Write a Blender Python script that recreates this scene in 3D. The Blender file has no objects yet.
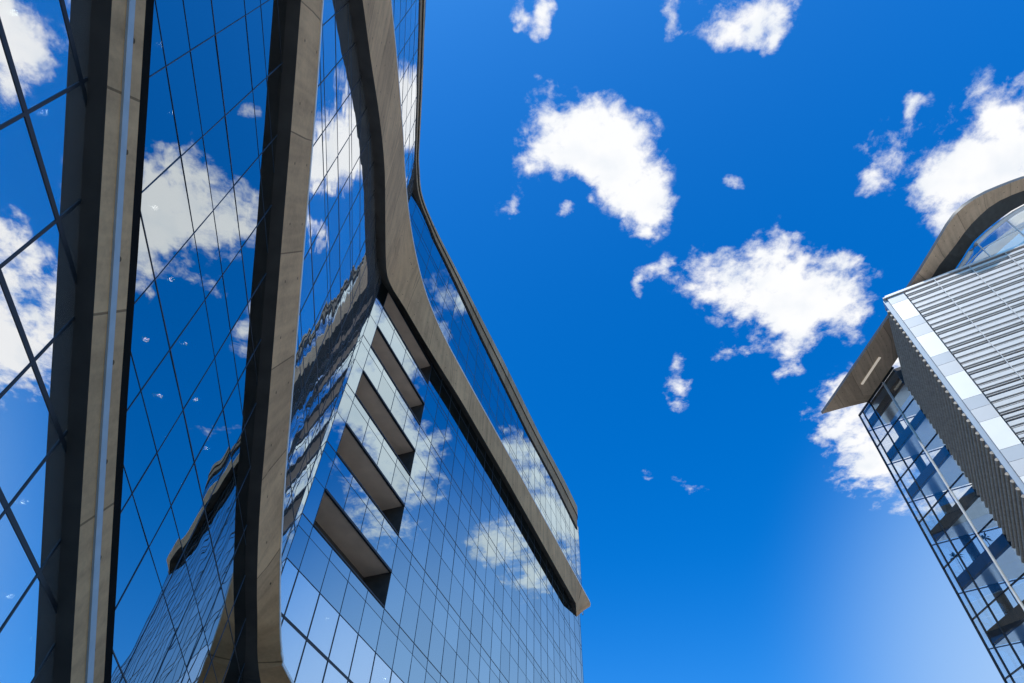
import bpy, math, random
from mathutils import Vector, Matrix
random.seed(7)
R = math.radians
scn = bpy.context.scene
COL = scn.collection

# ------------------------------------------------------------------ camera
EYE = 1.6
FPX, CX, CY = 675.0, 512.0, 341.5
ZEN = (537.0, -172.0)                      # where the verticals meet in the photograph

def _cam(x, y):
    return Vector((x - CX, -(y - CY), FPX)).normalized()
_up = _cam(*ZEN)
_fw = Vector((0, 0, 1)); _fw = (_fw - _up * _fw.dot(_up)).normalized()
_rt = Vector((_fw.y * _up.z - _fw.z * _up.y, _fw.z * _up.x - _fw.x * _up.z, _fw.x * _up.y - _fw.y * _up.x))
if _rt.x < 0:
    _rt = -_rt

def ray(x, y):
    c = _cam(x, y)
    return Vector((_rt.dot(c), _fw.dot(c), _up.dot(c)))

cam_d = bpy.data.cameras.new('camera')
cam_d.sensor_fit = 'HORIZONTAL'; cam_d.sensor_width = 36.0
cam_d.lens = FPX / 1024 * 36.0
cam_d.clip_start = 0.05; cam_d.clip_end = 5000
cam = bpy.data.objects.new('camera', cam_d); COL.objects.link(cam)
def w(v): return Vector((_rt.dot(v), _fw.dot(v), _up.dot(v)))
a, b, c = w(Vector((1, 0, 0))), w(Vector((0, 1, 0))), -w(Vector((0, 0, 1)))
cam.matrix_world = Matrix(((a.x, b.x, c.x, 0), (a.y, b.y, c.y, 0), (a.z, b.z, c.z, EYE), (0, 0, 0, 1)))
scn.camera = cam

# ------------------------------------------------------------------ small geometry helpers
def S(deg): return Vector((math.sin(R(deg)), math.cos(R(deg))))          # compass azimuth -> plan direction
def perp(d): return Vector((d.y, -d.x))                                   # to the right of d

def hit(x, y, P0, d):
    """pixel -> (distance along d from P0, height above the eye) on the vertical plane through P0"""
    v = ray(x, y); n = perp(d)
    t = P0.dot(n) / (v.x * n.x + v.y * n.y)
    return (Vector((v.x, v.y)) * t - P0).dot(d), v.z * t

def at_height(x, y, h):
    v = ray(x, y); t = h / v.z
    return Vector((v.x * t, v.y * t))

TS = 0.85                                     # tower scaled by this about the camera, to clear the far wing's reflection

class MB:
    def __init__(s): s.v = []; s.f = []; s.m = []; s.uv = []
    def face(s, pts, mi=0, uvs=None):
        i = len(s.v); s.v += [tuple(p) for p in pts]
        s.f.append(list(range(i, i + len(pts)))); s.m.append(mi)
        s.uv += list(uvs) if uvs else [(0, 0)] * len(pts)
    def box(s, o, ax, ay, az, mi=0):
        """box with corner o and three edge vectors"""
        o, ax, ay, az = Vector(o), Vector(ax), Vector(ay), Vector(az)
        if ax.cross(ay).dot(az) < 0: ax, ay = ay, ax
        p = [o, o + ax, o + ax + ay, o + ay]; q = [k + az for k in p]
        lx, ly, lz = ax.length, ay.length, az.length
        s.face(p[::-1], mi, [(0, ly), (lx, ly), (lx, 0), (0, 0)]); s.face(q, mi, [(0, 0), (lx, 0), (lx, ly), (0, ly)])
        for k in range(4):
            j = (k + 1) % 4; L = (lx, ly, lx, ly)[k]
            s.face([p[k], p[j], q[j], q[k]], mi, [(0, 0), (L, 0), (L, lz), (0, lz)])
    def prism(s, poly, z0, z1, mi=0):
        n = len(poly)
        A = sum(poly[i].x * poly[(i + 1) % n].y - poly[(i + 1) % n].x * poly[i].y for i in range(n))
        if A < 0: poly = poly[::-1]
        b = [Vector((p.x, p.y, z0)) for p in poly]; t = [Vector((p.x, p.y, z1)) for p in poly]
        s.face(b[::-1], mi, [(p.x, p.y) for p in b[::-1]]); s.face(t, mi, [(p.x, p.y) for p in t])
        u = 0
        for i in range(n):
            j = (i + 1) % n; L = (b[j] - b[i]).length
            s.face([b[i], b[j], t[j], t[i]], mi, [(u, z0), (u + L, z0), (u + L, z1), (u, z1)]); u += L
    def tube(s, pts, r, n=8, mi=0):
        rings = []
        for i, p in enumerate(pts):
            d = (Vector(pts[min(i + 1, len(pts) - 1)]) - Vector(pts[max(i - 1, 0)])).normalized()
            e = d.orthogonal().normalized(); f = d.cross(e)
            rr = r[i] if isinstance(r, (list, tuple)) else r
            rings.append([Vector(p) + (e * math.cos(k * 2 * math.pi / n) + f * math.sin(k * 2 * math.pi / n)) * rr for k in range(n)])
        for i in range(len(rings) - 1):
            for k in range(n):
                s.face([rings[i][k], rings[i][(k + 1) % n], rings[i + 1][(k + 1) % n], rings[i + 1][k]], mi)
        s.face(rings[0][::-1], mi); s.face(rings[-1], mi)
    def build(s, name, mats, parent=None, smooth=False, merge=False):
        r = parent
        while r is not None and r.parent is not None: r = r.parent
        if r is not None and r.name == 'office_building.001':       # tower vertices scaled about the camera, bases kept on the ground
            s.v = [(x * TS, y * TS, 0.0 if z < 0.05 else (z - EYE) * TS + EYE) for x, y, z in s.v]
        me = bpy.data.meshes.new(name)
        me.from_pydata(s.v, [], s.f)
        ul = me.uv_layers.new(name='UVMap')
        flat = [k for p in s.uv for k in p]
        ul.data.foreach_set('uv', flat)
        if not isinstance(mats, (list, tuple)): mats = [mats]
        for m in mats: me.materials.append(m)
        me.polygons.foreach_set('material_index', s.m)
        if merge:
            import bmesh
            bm = bmesh.new(); bm.from_mesh(me); bmesh.ops.remove_doubles(bm, verts=bm.verts, dist=1e-4); bm.to_mesh(me); bm.free()
        me.validate(); me.update()
        if smooth:
            me.polygons.foreach_set('use_smooth', [True] * len(me.polygons))
            try: me.set_sharp_from_angle(angle=R(28))
            except Exception: pass
        o = bpy.data.objects.new(name, me); COL.objects.link(o)
        if parent: o.parent = parent
        return o

def empty(name, label, cat):
    o = bpy.data.objects.new(name, None); COL.objects.link(o)
    o['label'] = label; o['category'] = cat
    return o

# ------------------------------------------------------------------ materials
def mat(name):
    m = bpy.data.materials.new(name); m.use_nodes = True
    nt = m.node_tree; nt.nodes.clear()
    out = nt.nodes.new('ShaderNodeOutputMaterial')
    return m, nt, out
def N(nt, t, **kw):
    n = nt.nodes.new(t)
    for k, v in kw.items():
        if k in n.inputs: n.inputs[k].default_value = v
        else: setattr(n, k, v)
    return n
def L(nt, a, b): nt.links.new(a, b)
def math_(nt, op, a, b=None, c=None):
    n = nt.nodes.new('ShaderNodeMath'); n.operation = op
    for i, x in enumerate((a, b, c)):
        if x is None: continue
        if isinstance(x, (int, float)): n.inputs[i].default_value = x
        else: L(nt, x, n.inputs[i])
    return n.outputs[0]
def ramp(nt, fac, stops):
    r = nt.nodes.new('ShaderNodeValToRGB')
    e = r.color_ramp.elements
    while len(e) < len(stops): e.new(0.5)
    for k, (p, col) in enumerate(stops):
        e[k].position = p; e[k].color = (*col, 1) if len(col) == 3 else col
    L(nt, fac, r.inputs[0]); return r.outputs[0]

def plain(name, col, rough=0.6, metal=0.0, var=0.12, scale=3.0, spec=0.5, bump=0.0):
    m, nt, out = mat(name)
    p = N(nt, 'ShaderNodeBsdfPrincipled', Roughness=rough, Metallic=metal)
    p.inputs['Specular IOR Level'].default_value = spec
    tc = N(nt, 'ShaderNodeTexCoord'); nz = N(nt, 'ShaderNodeTexNoise', Scale=scale, Detail=6.0)
    L(nt, tc.outputs['Object'], nz.inputs['Vector'])
    lo = tuple(k * (1 - var) for k in col); hi = tuple(min(1, k * (1 + var)) for k in col)
    L(nt, ramp(nt, nz.outputs['Fac'], [(0.3, lo), (0.7, hi)]), p.inputs['Base Color'])
    if bump:
        bp = N(nt, 'ShaderNodeBump', Strength=bump, Distance=0.01); L(nt, nz.outputs['Fac'], bp.inputs['Height']); L(nt, bp.outputs[0], p.inputs['Normal'])
    L(nt, p.outputs[0], out.inputs[0]); return m

def concrete(name, col, joint=3.2, row=None):
    """board-marked fair-faced concrete: pour joints along u, tie holes, streaks, blotches"""
    m, nt, out = mat(name)
    p = N(nt, 'ShaderNodeBsdfPrincipled', Roughness=0.85)
    p.inputs['Specular IOR Level'].default_value = 0.12
    uv = N(nt, 'ShaderNodeUVMap'); sep = N(nt, 'ShaderNodeSeparateXYZ'); L(nt, uv.outputs[0], sep.inputs[0])
    tc = N(nt, 'ShaderNodeTexCoord')
    n1 = N(nt, 'ShaderNodeTexNoise', Scale=0.55, Detail=8.0, Roughness=0.65); L(nt, tc.outputs['Object'], n1.inputs['Vector'])
    n2 = N(nt, 'ShaderNodeTexNoise', Scale=9.0, Detail=8.0, Roughness=0.7); L(nt, tc.outputs['Object'], n2.inputs['Vector'])
    mp = N(nt, 'ShaderNodeMapping'); mp.inputs['Scale'].default_value = (3.0, 0.25, 1); L(nt, uv.outputs[0], mp.inputs[0])
    n3 = N(nt, 'ShaderNodeTexNoise', Scale=1.0, Detail=5.0); L(nt, mp.outputs[0], n3.inputs['Vector'])
    s = math_(nt, 'ADD', math_(nt, 'MULTIPLY', n1.outputs['Fac'], 0.4), math_(nt, 'ADD', math_(nt, 'MULTIPLY', n2.outputs['Fac'], 0.22), math_(nt, 'MULTIPLY', n3.outputs['Fac'], 0.38)))
    d = tuple(k * 0.62 for k in col); h = tuple(k * 1.25 for k in col)
    base = ramp(nt, s, [(0.34, d), (0.52, col), (0.68, h)])
    # panel-to-panel tone
    pu = math_(nt, 'DIVIDE', sep.outputs[0], joint)
    wn = N(nt, 'ShaderNodeTexWhiteNoise', noise_dimensions='1D'); L(nt, math_(nt, 'FLOOR', pu), wn.inputs['W'])
    tone = math_(nt, 'MULTIPLY_ADD', wn.outputs['Value'], 0.22, 0.89)
    # joints
    fr = math_(nt, 'FRACT', pu)
    dj = math_(nt, 'MULTIPLY', math_(nt, 'MINIMUM', fr, math_(nt, 'SUBTRACT', 1.0, fr)), joint)
    jm = math_(nt, 'LESS_THAN', dj, 0.02)
    # tie holes
    hu = math_(nt, 'SUBTRACT', math_(nt, 'FRACT', math_(nt, 'DIVIDE', sep.outputs[0], joint / 2)), 0.5)
    hv = math_(nt, 'SUBTRACT', math_(nt, 'FRACT', math_(nt, 'DIVIDE', sep.outputs[1], 1.25)), 0.5)
    du = math_(nt, 'MULTIPLY', hu, joint / 2); dv = math_(nt, 'MULTIPLY', hv, 1.25)
    rr = math_(nt, 'SQRT', math_(nt, 'ADD', math_(nt, 'MULTIPLY', du, du), math_(nt, 'MULTIPLY', dv, dv)))
    hm = math_(nt, 'LESS_THAN', rr, 0.04)
    dark = math_(nt, 'SUBTRACT', 1.0, math_(nt, 'MULTIPLY', math_(nt, 'MAXIMUM', math_(nt, 'MULTIPLY', jm, 0.55), math_(nt, 'MULTIPLY', hm, 0.75)), 1.0))
    mul = nt.nodes.new('ShaderNodeVectorMath'); mul.operation = 'SCALE'
    L(nt, base, mul.inputs[0]); L(nt, math_(nt, 'MULTIPLY', tone, dark), mul.inputs['Scale'])
    L(nt, mul.outputs[0], p.inputs['Base Color'])
    bp = N(nt, 'ShaderNodeBump', Strength=0.35, Distance=0.02); L(nt, s, bp.inputs['Height']); L(nt, bp.outputs[0], p.inputs['Normal'])
    L(nt, p.outputs[0], out.inputs[0]); return m

def glass(name, refl, tint, base=0.5, wave=0.0, wscale=0.4, trans=(0.5, 0.6, 0.65), veil=0.0):
    """coated glazing: mirror coat over a tinted see-through body; 'base' is the coat's reflectance face-on"""
    m, nt, out = mat(name)
    g = N(nt, 'ShaderNodeBsdfGlossy', Roughness=0.0); g.inputs['Color'].default_value = (*refl, 1)
    t = N(nt, 'ShaderNodeBsdfTransparent'); t.inputs['Color'].default_value = (*trans, 1)
    geo = nt.nodes.new('ShaderNodeNewGeometry')           # every pane its own slight tint
    lo = tuple(k * 0.90 for k in refl); hi = tuple(min(1.0, k * 1.04) for k in refl)
    L(nt, ramp(nt, geo.outputs['Random Per Island'], [(0.0, lo), (1.0, hi)]), g.inputs['Color'])
    lw = N(nt, 'ShaderNodeLayerWeight', Blend=0.5)
    f5 = math_(nt, 'POWER', lw.outputs['Facing'], 3.0)
    fac = math_(nt, 'MULTIPLY_ADD', f5, 1.0 - base, base)
    if wave:
        tc = N(nt, 'ShaderNodeTexCoord'); nz = N(nt, 'ShaderNodeTexNoise', Scale=wscale, Detail=2.0)
        L(nt, tc.outputs['Object'], nz.inputs['Vector'])
        bp = N(nt, 'ShaderNodeBump', Strength=1.0, Distance=wave); L(nt, nz.outputs['Fac'], bp.inputs['Height'])
        L(nt, bp.outputs[0], g.inputs['Normal'])
    mx = N(nt, 'ShaderNodeMixShader'); L(nt, fac, mx.inputs[0]); L(nt, t.outputs[0], mx.inputs[1]); L(nt, g.outputs[0], mx.inputs[2])
    if veil:                                   # even white veil, added to make the reflections paler
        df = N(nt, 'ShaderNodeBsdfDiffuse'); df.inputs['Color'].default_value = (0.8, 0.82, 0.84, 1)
        m2 = N(nt, 'ShaderNodeMixShader'); m2.inputs[0].default_value = veil
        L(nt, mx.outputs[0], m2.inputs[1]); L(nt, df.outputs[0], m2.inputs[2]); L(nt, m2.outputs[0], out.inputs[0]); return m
    L(nt, mx.outputs[0], out.inputs[0]); return m

def lamp(name, col, st):
    m, nt, out = mat(name)
    e = N(nt, 'ShaderNodeEmission', Strength=st); e.inputs['Color'].default_value = (*col, 1)
    L(nt, e.outputs[0], out.inputs[0]); return m

M = {}
M['concrete'] = concrete('concrete', (0.60, 0.345, 0.17))
M['soffit'] = plain('soffit_shaded', (0.055, 0.048, 0.042), 0.9, var=0.2, scale=1.5, spec=0.2)  # shade under the bands put into a near-black colour
M['roof_concrete'] = concrete('roof_concrete', (0.55, 0.40, 0.27), joint=2.6)
M['trim'] = plain('white_trim', (0.80, 0.78, 0.74), 0.45, var=0.04)
M['dark_metal'] = plain('dark_metal', (0.03, 0.032, 0.036), 0.5, var=0.2)
M['mullion'] = plain('mullion_dark', (0.012, 0.016, 0.022), 0.45, var=0.2)
M['ceiling'] = plain('ceiling_daylit', (0.62, 0.80, 0.96), 0.2, metal=0.7, var=0.04)  # pale blue metal stands in for daylight falling on the ceilings
M['black'] = plain('black_gap', (0.015, 0.014, 0.013), 0.95, spec=0.0)
M['joint'] = plain('joint_sealant', (0.022, 0.05, 0.085), 0.5, var=0.2)
M['white_mullion'] = plain('mullion_white', (0.78, 0.78, 0.78), 0.35, var=0.04)
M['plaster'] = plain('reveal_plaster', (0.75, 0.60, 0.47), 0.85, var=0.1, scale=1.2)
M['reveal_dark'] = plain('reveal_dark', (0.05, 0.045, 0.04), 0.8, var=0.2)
M['interior'] = plain('interior_dark', (0.06, 0.062, 0.065), 0.9, var=0.2)
M['slab'] = plain('slab_dark', (0.022, 0.023, 0.030), 0.7, var=0.2)
M['panel_white'] = plain('panel_white', (0.80, 0.76, 0.72), 0.4, var=0.03, scale=0.8)
M['panel_grey'] = plain('panel_grey', (0.44, 0.45, 0.47), 0.35, var=0.04, scale=0.8)
M['panel_light'] = plain('panel_pale', (0.55, 0.53, 0.52), 0.35, var=0.04, scale=0.8)
M['panel_blue'] = plain('panel_blue', (0.36, 0.40, 0.46), 0.25, var=0.06, scale=0.8)
M['louvre'] = plain('louvre_white', (0.56, 0.54, 0.52), 0.4, var=0.05, scale=2)
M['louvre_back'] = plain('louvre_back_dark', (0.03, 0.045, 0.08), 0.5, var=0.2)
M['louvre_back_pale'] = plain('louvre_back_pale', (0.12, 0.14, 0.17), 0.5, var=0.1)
M['fin'] = plain('fin_shaded', (0.33, 0.28, 0.225), 0.55, var=0.25, scale=6)  # same blades as the louvres; their unlit side is painted brown
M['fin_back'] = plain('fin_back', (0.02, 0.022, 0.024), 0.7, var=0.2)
M['lamp'] = lamp('lamp_white', (1.0, 0.97, 0.92), 32.0)
M['slot'] = lamp('slot_light', (1.0, 0.93, 0.82), 0.45)
M['leaf'] = plain('leaf', (0.03, 0.07, 0.03), 0.6, var=0.3)
M['pot'] = plain('pot', (0.05, 0.05, 0.05), 0.6)
GW = glass('glass_blue_mirror', (0.70, 0.75, 0.77), None, base=0.74, wave=0.010, wscale=0.35, trans=(0.34, 0.34, 0.34))
GU = glass('glass_pale_mirror', (0.95, 0.97, 0.98), None, base=0.90, wave=0.014, wscale=0.45, trans=(0.3, 0.33, 0.34), veil=0.05)
GL = glass('glass_clear_mirror', (0.97, 0.98, 0.98), None, base=0.90, wave=0.003, wscale=0.3, trans=(0.66, 0.74, 0.70), veil=0.05)
GF = glass('glass_facade', (0.58, 0.71, 0.77), None, base=0.78, wave=0.003, wscale=0.4, trans=(0.25, 0.33, 0.36))
GT = glass('glass_tower_clear', (0.85, 0.93, 1.0), None, base=0.05, trans=(0.95, 0.97, 0.98))

# ------------------------------------------------------------------ the mirror-glass building on the left
K = 23.0                                    # metres from the camera to its inside corner
C = S(-20.0) * K
Wd, Fd = S(-5.66), S(22.7)                  # run of the near wing and of the far wing
nW, nF = perp(Wd), perp(Fd)                 # outward normals (towards the street)
left = empty('office_building', 'curved blue mirror-glass office building wrapped in sweeping raw concrete bands', 'building')
S_END = 1.745 * K
W_BACK = -2.0 * K

def P3(P0, d, n, s, h, o=0.0):
    q = P0 + d * s + n * o
    return Vector((q.x, q.y, h + EYE))

def clip(poly, f):
    """keep the side of a convex (s,h) polygon where f >= 0"""
    out = []
    for i in range(len(poly)):
        p, q = poly[i], poly[(i + 1) % len(poly)]
        a, b = f(*p), f(*q)
        if a >= 0: out.append(p)
        if (a >= 0) != (b >= 0):
            t = a / (a - b); out.append((p[0] + (q[0] - p[0]) * t, p[1] + (q[1] - p[1]) * t))
    return out
def area(poly):
    return abs(sum(poly[i][0] * poly[(i + 1) % len(poly)][1] - poly[(i + 1) % len(poly)][0] * poly[i][1] for i in range(len(poly)))) / 2

def to_px(p):
    v = Vector((p.x, p.y, p.z - EYE))
    cx, cy, cz = (v.x * _rt.x + v.y * _fw.x + v.z * _up.x), (v.x * _rt.y + v.y * _fw.y + v.z * _up.y), (v.x * _rt.z + v.y * _fw.z + v.z * _up.z)
    if cz < 0.05: return None
    return CX + FPX * cx / cz, CY - FPX * cy / cz

PANES = []                                   # (pixel area, vertices, material, wall)
def curtain(name, P0, d, n, ss, hs, thick, clips, gm, tilt, gap=0.013, hole=None, label=None):
    """a glazed wall: the grid of bars is its own mesh, the panes hang under it"""
    bars = MB(); vm = 1 if gap <= 0.0105 else 0
    for s in ss:
        poly = [(s - gap, hs[0]), (s + gap, hs[0]), (s + gap, hs[-1]), (s - gap, hs[-1])]
        for h0, h1 in zip(hs[:-1], hs[1:]):
            if hole and hole(s, (h0 + h1) / 2, True): continue
            pl = [(s - gap, h0), (s + gap, h0), (s + gap, h1), (s - gap, h1)]
            for f in clips: pl = clip(pl, f) if pl else pl
            if len(pl) < 3: continue
            fr = [P3(P0, d, n, *q, 0.012) for q in pl]; bk = [P3(P0, d, n, *q, -0.10) for q in pl]
            bars.face(fr, vm)
            for i in range(len(pl)):
                j = (i + 1) % len(pl); bars.face([bk[i], bk[j], fr[j], fr[i]], vm)
    for h in hs:
        big = any(abs(h - t) < 1e-3 for t in thick) or not thick
        g = gap * (1.9 if big else 0.55)
        for s0, s1 in zip(ss[:-1], ss[1:]):
            if hole and hole((s0 + s1) / 2, h, False): continue
            pl = [(s0 + gap, h - g), (s1 - gap, h - g), (s1 - gap, h + g), (s0 + gap, h + g)]
            for f in clips: pl = clip(pl, f) if pl else pl
            if len(pl) < 3: continue
            fr = [P3(P0, d, n, *q, 0.010) for q in pl]; bk = [P3(P0, d, n, *q, -0.10) for q in pl]
            bars.face(fr, 0 if big else 1)
            for i in range(len(pl)):
                j = (i + 1) % len(pl); bars.face([bk[i], bk[j], fr[j], fr[i]], 0 if big else 1)
    wall = bars.build(name, [M['mullion'], M['joint']], left)
    if label: wall['label'] = label
    for s0, s1 in zip(ss[:-1], ss[1:]):
        for h0, h1 in zip(hs[:-1], hs[1:]):
            if hole and hole((s0 + s1) / 2, (h0 + h1) / 2, None): continue
            pl = [(s0 + gap, h0 + gap), (s1 - gap, h0 + gap), (s1 - gap, h1 - gap), (s0 + gap, h1 - gap)]
            for f in clips: pl = clip(pl, f) if pl else pl
            if len(pl) < 3 or area(pl) < 0.01: continue
            ta, tb = random.gauss(0, tilt), random.gauss(0, tilt)
            mid = ((s0 + s1) / 2, (h0 + h1) / 2)
            off = [ta * (q[0] - mid[0]) + tb * (q[1] - mid[1]) for q in pl]
            fr = [P3(P0, d, n, *q, k) for q, k in zip(pl, off)]; bk = [P3(P0, d, n, *q, k - 0.02) for q, k in zip(pl, off)]
            px = [to_px(p) for p in fr]
            A = 0
            if all(px):
                cxm = sum(p[0] for p in px) / len(px); cym = sum(p[1] for p in px) / len(px)
                if -40 < cxm < 1064 and -40 < cym < 723: A = area(px)
            PANES.append((A, fr, bk, gm, wall))
    return wall

def finish_panes(limit):
    """the largest panes each on their own, the remaining ones of each wall as one part"""
    PANES.sort(key=lambda k: -k[0])
    rest = {}
    for i, (A, fr, bk, gm, wall) in enumerate(PANES):
        def add(mb):
            mb.face(fr); mb.face(bk[::-1])
            for q in range(len(fr)):
                j = (q + 1) % len(fr); mb.face([bk[q], bk[j], fr[j], fr[q]])
        if i < limit and A > 0:
            mb = MB(); add(mb); mb.build('glass_pane', gm, wall)
        else:
            rest.setdefault((wall.name, gm.name), (MB(), gm, wall)); add(rest[(wall.name, gm.name)][0])
    for mb, gm, wall in rest.values():
        o = mb.build('glass_pane', gm, wall); o['kind'] = 'stuff'
    PANES.clear()

FL = 0.1695 * K                              # storey height
F0 = 0.7255 * K                              # a floor line above the eye
floors = [F0 + k * FL for k in range(-4, 0)] + [K * x for x in (0.7255, 0.8955, 1.0635, 1.232, 1.3925, 1.556, 1.72, 1.885)]

# --- plan curve that the concrete bands follow: near wing, fillet, far wing
def plan_curve(eW, eF, T=5.2, n=14):
    A = C + nW * eW; B = C + nF * eF
    # intersection of the two offset lines
    den = Wd.x * Fd.y - Wd.y * Fd.x
    dlt = B - A; t = (dlt.x * Fd.y - dlt.y * Fd.x) / den
    X = A + Wd * t
    th = R(22.7 + 5.66); r = T / math.tan(th / 2)
    st = X - Wd * T; cen = st + nW * r
    pts = [X - Wd * (60.0 - 2.0 * i) for i in range(0, 28)]
    pts = [p for p in pts if (X - p).dot(Wd) > T + 0.5]
    for i in range(n + 1):
        a = th * i / n
        pts.append(cen - nW * r * math.cos(a) + Wd * r * math.sin(a))
    return pts, X
def with_tail(pts, X, T, end_s):
    e0 = (X - C).dot(Fd)
    s = T + e0 + 2.0
    while s < end_s:
        pts.append(X + Fd * (s - e0)); s += 2.0
    pts.append(X + Fd * (end_s - e0))
    return pts

def cum(pts):
    u = [0.0]
    for p, q in zip(pts[:-1], pts[1:]): u.append(u[-1] + (q - p).length)
    return u
def on_curve(x, y, pts, us):
    """pixel -> (u, height) on the vertical ruled surface over a plan polyline"""
    v = ray(x, y); d = Vector((v.x, v.y)); best = None
    for i in range(len(pts) - 1):
        p, e = pts[i], pts[i + 1] - pts[i]
        den = d.x * e.y - d.y * e.x
        if abs(den) < 1e-9: continue
        t = (p.x * e.y - p.y * e.x) / den; k = (p.x * d.y - p.y * d.x) / den
        ext = (i == len(pts) - 2)
        if t > 0 and -1e-6 <= k <= (40 if ext else 1 + 1e-6):
            if best is None or t < best[0]: best = (t, us[i] + k * e.length, v.z * t)
    return best[1], best[2]
def interp(tab, u):
    if u <= tab[0][0]:
        (a, b), (c, d) = tab[0], tab[2 if len(tab) > 2 else 1]
        return b + (d - b) * (u - a) / (c - a)
    for (a, b), (c, d) in zip(tab[:-1], tab[1:]):
        if u <= c: return b + (d - b) * (u - a) / (c - a)
    (a, b), (c, d) = tab[-2], tab[-1]
    return d + (d - b) * (u - c) / (c - a)
def smooth_tab(tab, us, wdw=1.2):
    out = []
    for u in us:
        out.append(sum(interp(tab, u + k * wdw / 3) for k in range(-3, 4)) / 7)
    return out
def glass_dist(p):
    """distance from a plan point to the nearest glass plane of the two wings"""
    return min((p - C).dot(nW), (p - C).dot(nF))

def resample(pts, step=1.0):
    us = cum(pts); out = []
    for i in range(len(pts) - 1):
        n = max(1, int((us[i + 1] - us[i]) / step))
        for k in range(n): out.append(pts[i] + (pts[i + 1] - pts[i]) * (k / n))
    out.append(pts[-1]); return out

def normals(pts):
    ns = []
    for i in range(len(pts)):
        d = (pts[min(i + 1, len(pts) - 1)] - pts[max(i - 1, 0)]).normalized()
        ns.append(perp(d))
    return ns

def band(name, pts, hB, hT, depth_extra=0.35, trim=True, label=None, fmat=None, cap=True, ptop=None, lift=None, nose=0):
    """a concrete band: fascia + soffit + top, swept along a plan polyline with its own bottom and top heights"""
    ns = normals(pts); us = cum(pts)
    mb = MB(); so = MB(); tr = MB()
    st = []; arc = 0.0
    nt_ = normals(ptop) if ptop else ns
    def inset(p, n):
        dd = max(0.05, min((p - C).dot(nW) / max(0.3, n.dot(nW)), (p - C).dot(nF) / max(0.3, n.dot(nF)))) + depth_extra
        return p - n * dd
    for k, (p, n, b, t, u) in enumerate(zip(pts, ns, hB, hT, us)):
        pt = ptop[k] if ptop else p; nn_ = nt_[k]
        if nose and k >= len(pts) - nose:          # the rounded nose closes on the last straight station
            kk = len(pts) - nose - 1; q, qt = inset(pts[kk], perp(Fd)), inset((ptop or pts)[kk], perp(Fd))
        else: q, qt = inset(p, n), inset(pt, nn_)
        st.append((Vector((p.x, p.y, b + EYE)), Vector((pt.x, pt.y, t + EYE)), Vector((qt.x, qt.y, t + EYE)), Vector((q.x, q.y, b + EYE + (lift[k] if lift else 0.0))), u, nn_))
    for (a0, a1, a2, a3, u0, n0), (b0, b1, b2, b3, u1, n1) in zip(st[:-1], st[1:]):
        sl = math.atan2(b0.z - a0.z, max(1e-4, (b0 - a0).xy.length)); la, lb = a1.z - a0.z, b1.z - b0.z
        ca_, sa_ = math.cos(sl), math.sin(sl)
        wa = arc; wb = arc + (b0 - a0).length; arc = wb
        mb.face([a0, b0, b1, a1], 0, [(wa, 0), (wb, 0), (wb + lb * sa_, lb * ca_), (wa + la * sa_, la * ca_)])
        mb.face([a1, b1, b2, a2], 0, [(u0, 0), (u1, 0), (u1, 1), (u0, 1)])
        mb.face([a2, b2, b3, a3], 0, [(u0, 0), (u1, 0), (u1, 1), (u0, 1)])
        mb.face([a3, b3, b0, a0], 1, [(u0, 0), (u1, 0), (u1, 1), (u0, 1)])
    if cap:
        for k in (0, -1):
            q = list(st[k][:4])
            mb.face(q if k == 0 else q[::-1])
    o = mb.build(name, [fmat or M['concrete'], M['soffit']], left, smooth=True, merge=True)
    if label: o['label'] = label
    if trim:
        for (a0, a1, a2, a3, u0, n0), (b0, b1, b2, b3, u1, n1) in zip(st[:-1], st[1:]):
            oa, ob = Vector((n0.x, n0.y, 0)), Vector((n1.x, n1.y, 0))
            Z = Vector((0, 0, 1))
            pa = [a1 + oa * 0.03 + Z * 0.003, a1 + oa * 0.03 + Z * 0.10, a1 - oa * 0.06 + Z * 0.10, a1 - oa * 0.06 + Z * 0.003]
            pb = [b1 + ob * 0.03 + Z * 0.003, b1 + ob * 0.03 + Z * 0.10, b1 - ob * 0.06 + Z * 0.10, b1 - ob * 0.06 + Z * 0.003]
            for i in range(4):
                j = (i + 1) % 4; tr.face([pa[i], pb[i], pb[j], pa[j]])
        tr.build('drip_edge', M['trim'], o)
    return o

# --- band three: rises along the near wing, then runs level along the far wing and ends rounded
def two_edges(eW, eF, Tb, Tt, end_s):
    """plan polylines of a band's bottom edge (tight in the corner) and top edge (wide curve), station by station"""
    cb, Xb = plan_curve(eW, eF, Tb); cb = resample(with_tail(cb, Xb, Tb, end_s), 0.8)
    ct, Xt = plan_curve(eW, eF, Tt, 20); ct = resample(with_tail(ct, Xt, Tt, end_s), 0.25)
    ut = cum(ct)
    # match stations by distance from the corner
    ub = cum(cb)
    kb = min(range(len(cb)), key=lambda k: (cb[k] - Xb).length); kt = min(range(len(ct)), key=lambda k: (ct[k] - Xt).length)
    out = []
    for k in range(len(cb)):
        want = ut[kt] + (ub[k] - ub[kb]) * ((ut[-1] - ut[kt]) / (ub[-1] - ub[kb]) if ub[k] > ub[kb] else 1.0)
        m = min(range(len(ct)), key=lambda q: abs(ut[q] - want)); out.append(m)
    return cb, ub, ub[kb], ct, ut, out
b3, ub3, uX3, t3, ut3, map3 = two_edges(0.0235 * K, 0.026 * K, 1.0, 6.5, 1.60 * K)
B3 = sorted(on_curve(*p, b3, ub3) for p in [(362.7, 0), (371, 61.5), (378, 105), (382.5, 140), (385, 170), (385.3, 205), (385.5, 240), (386, 268), (390.5, 283), (400, 299.5), (420, 334), (442, 370), (460.8, 400), (506, 478), (540, 539), (576.8, 605)])
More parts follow.
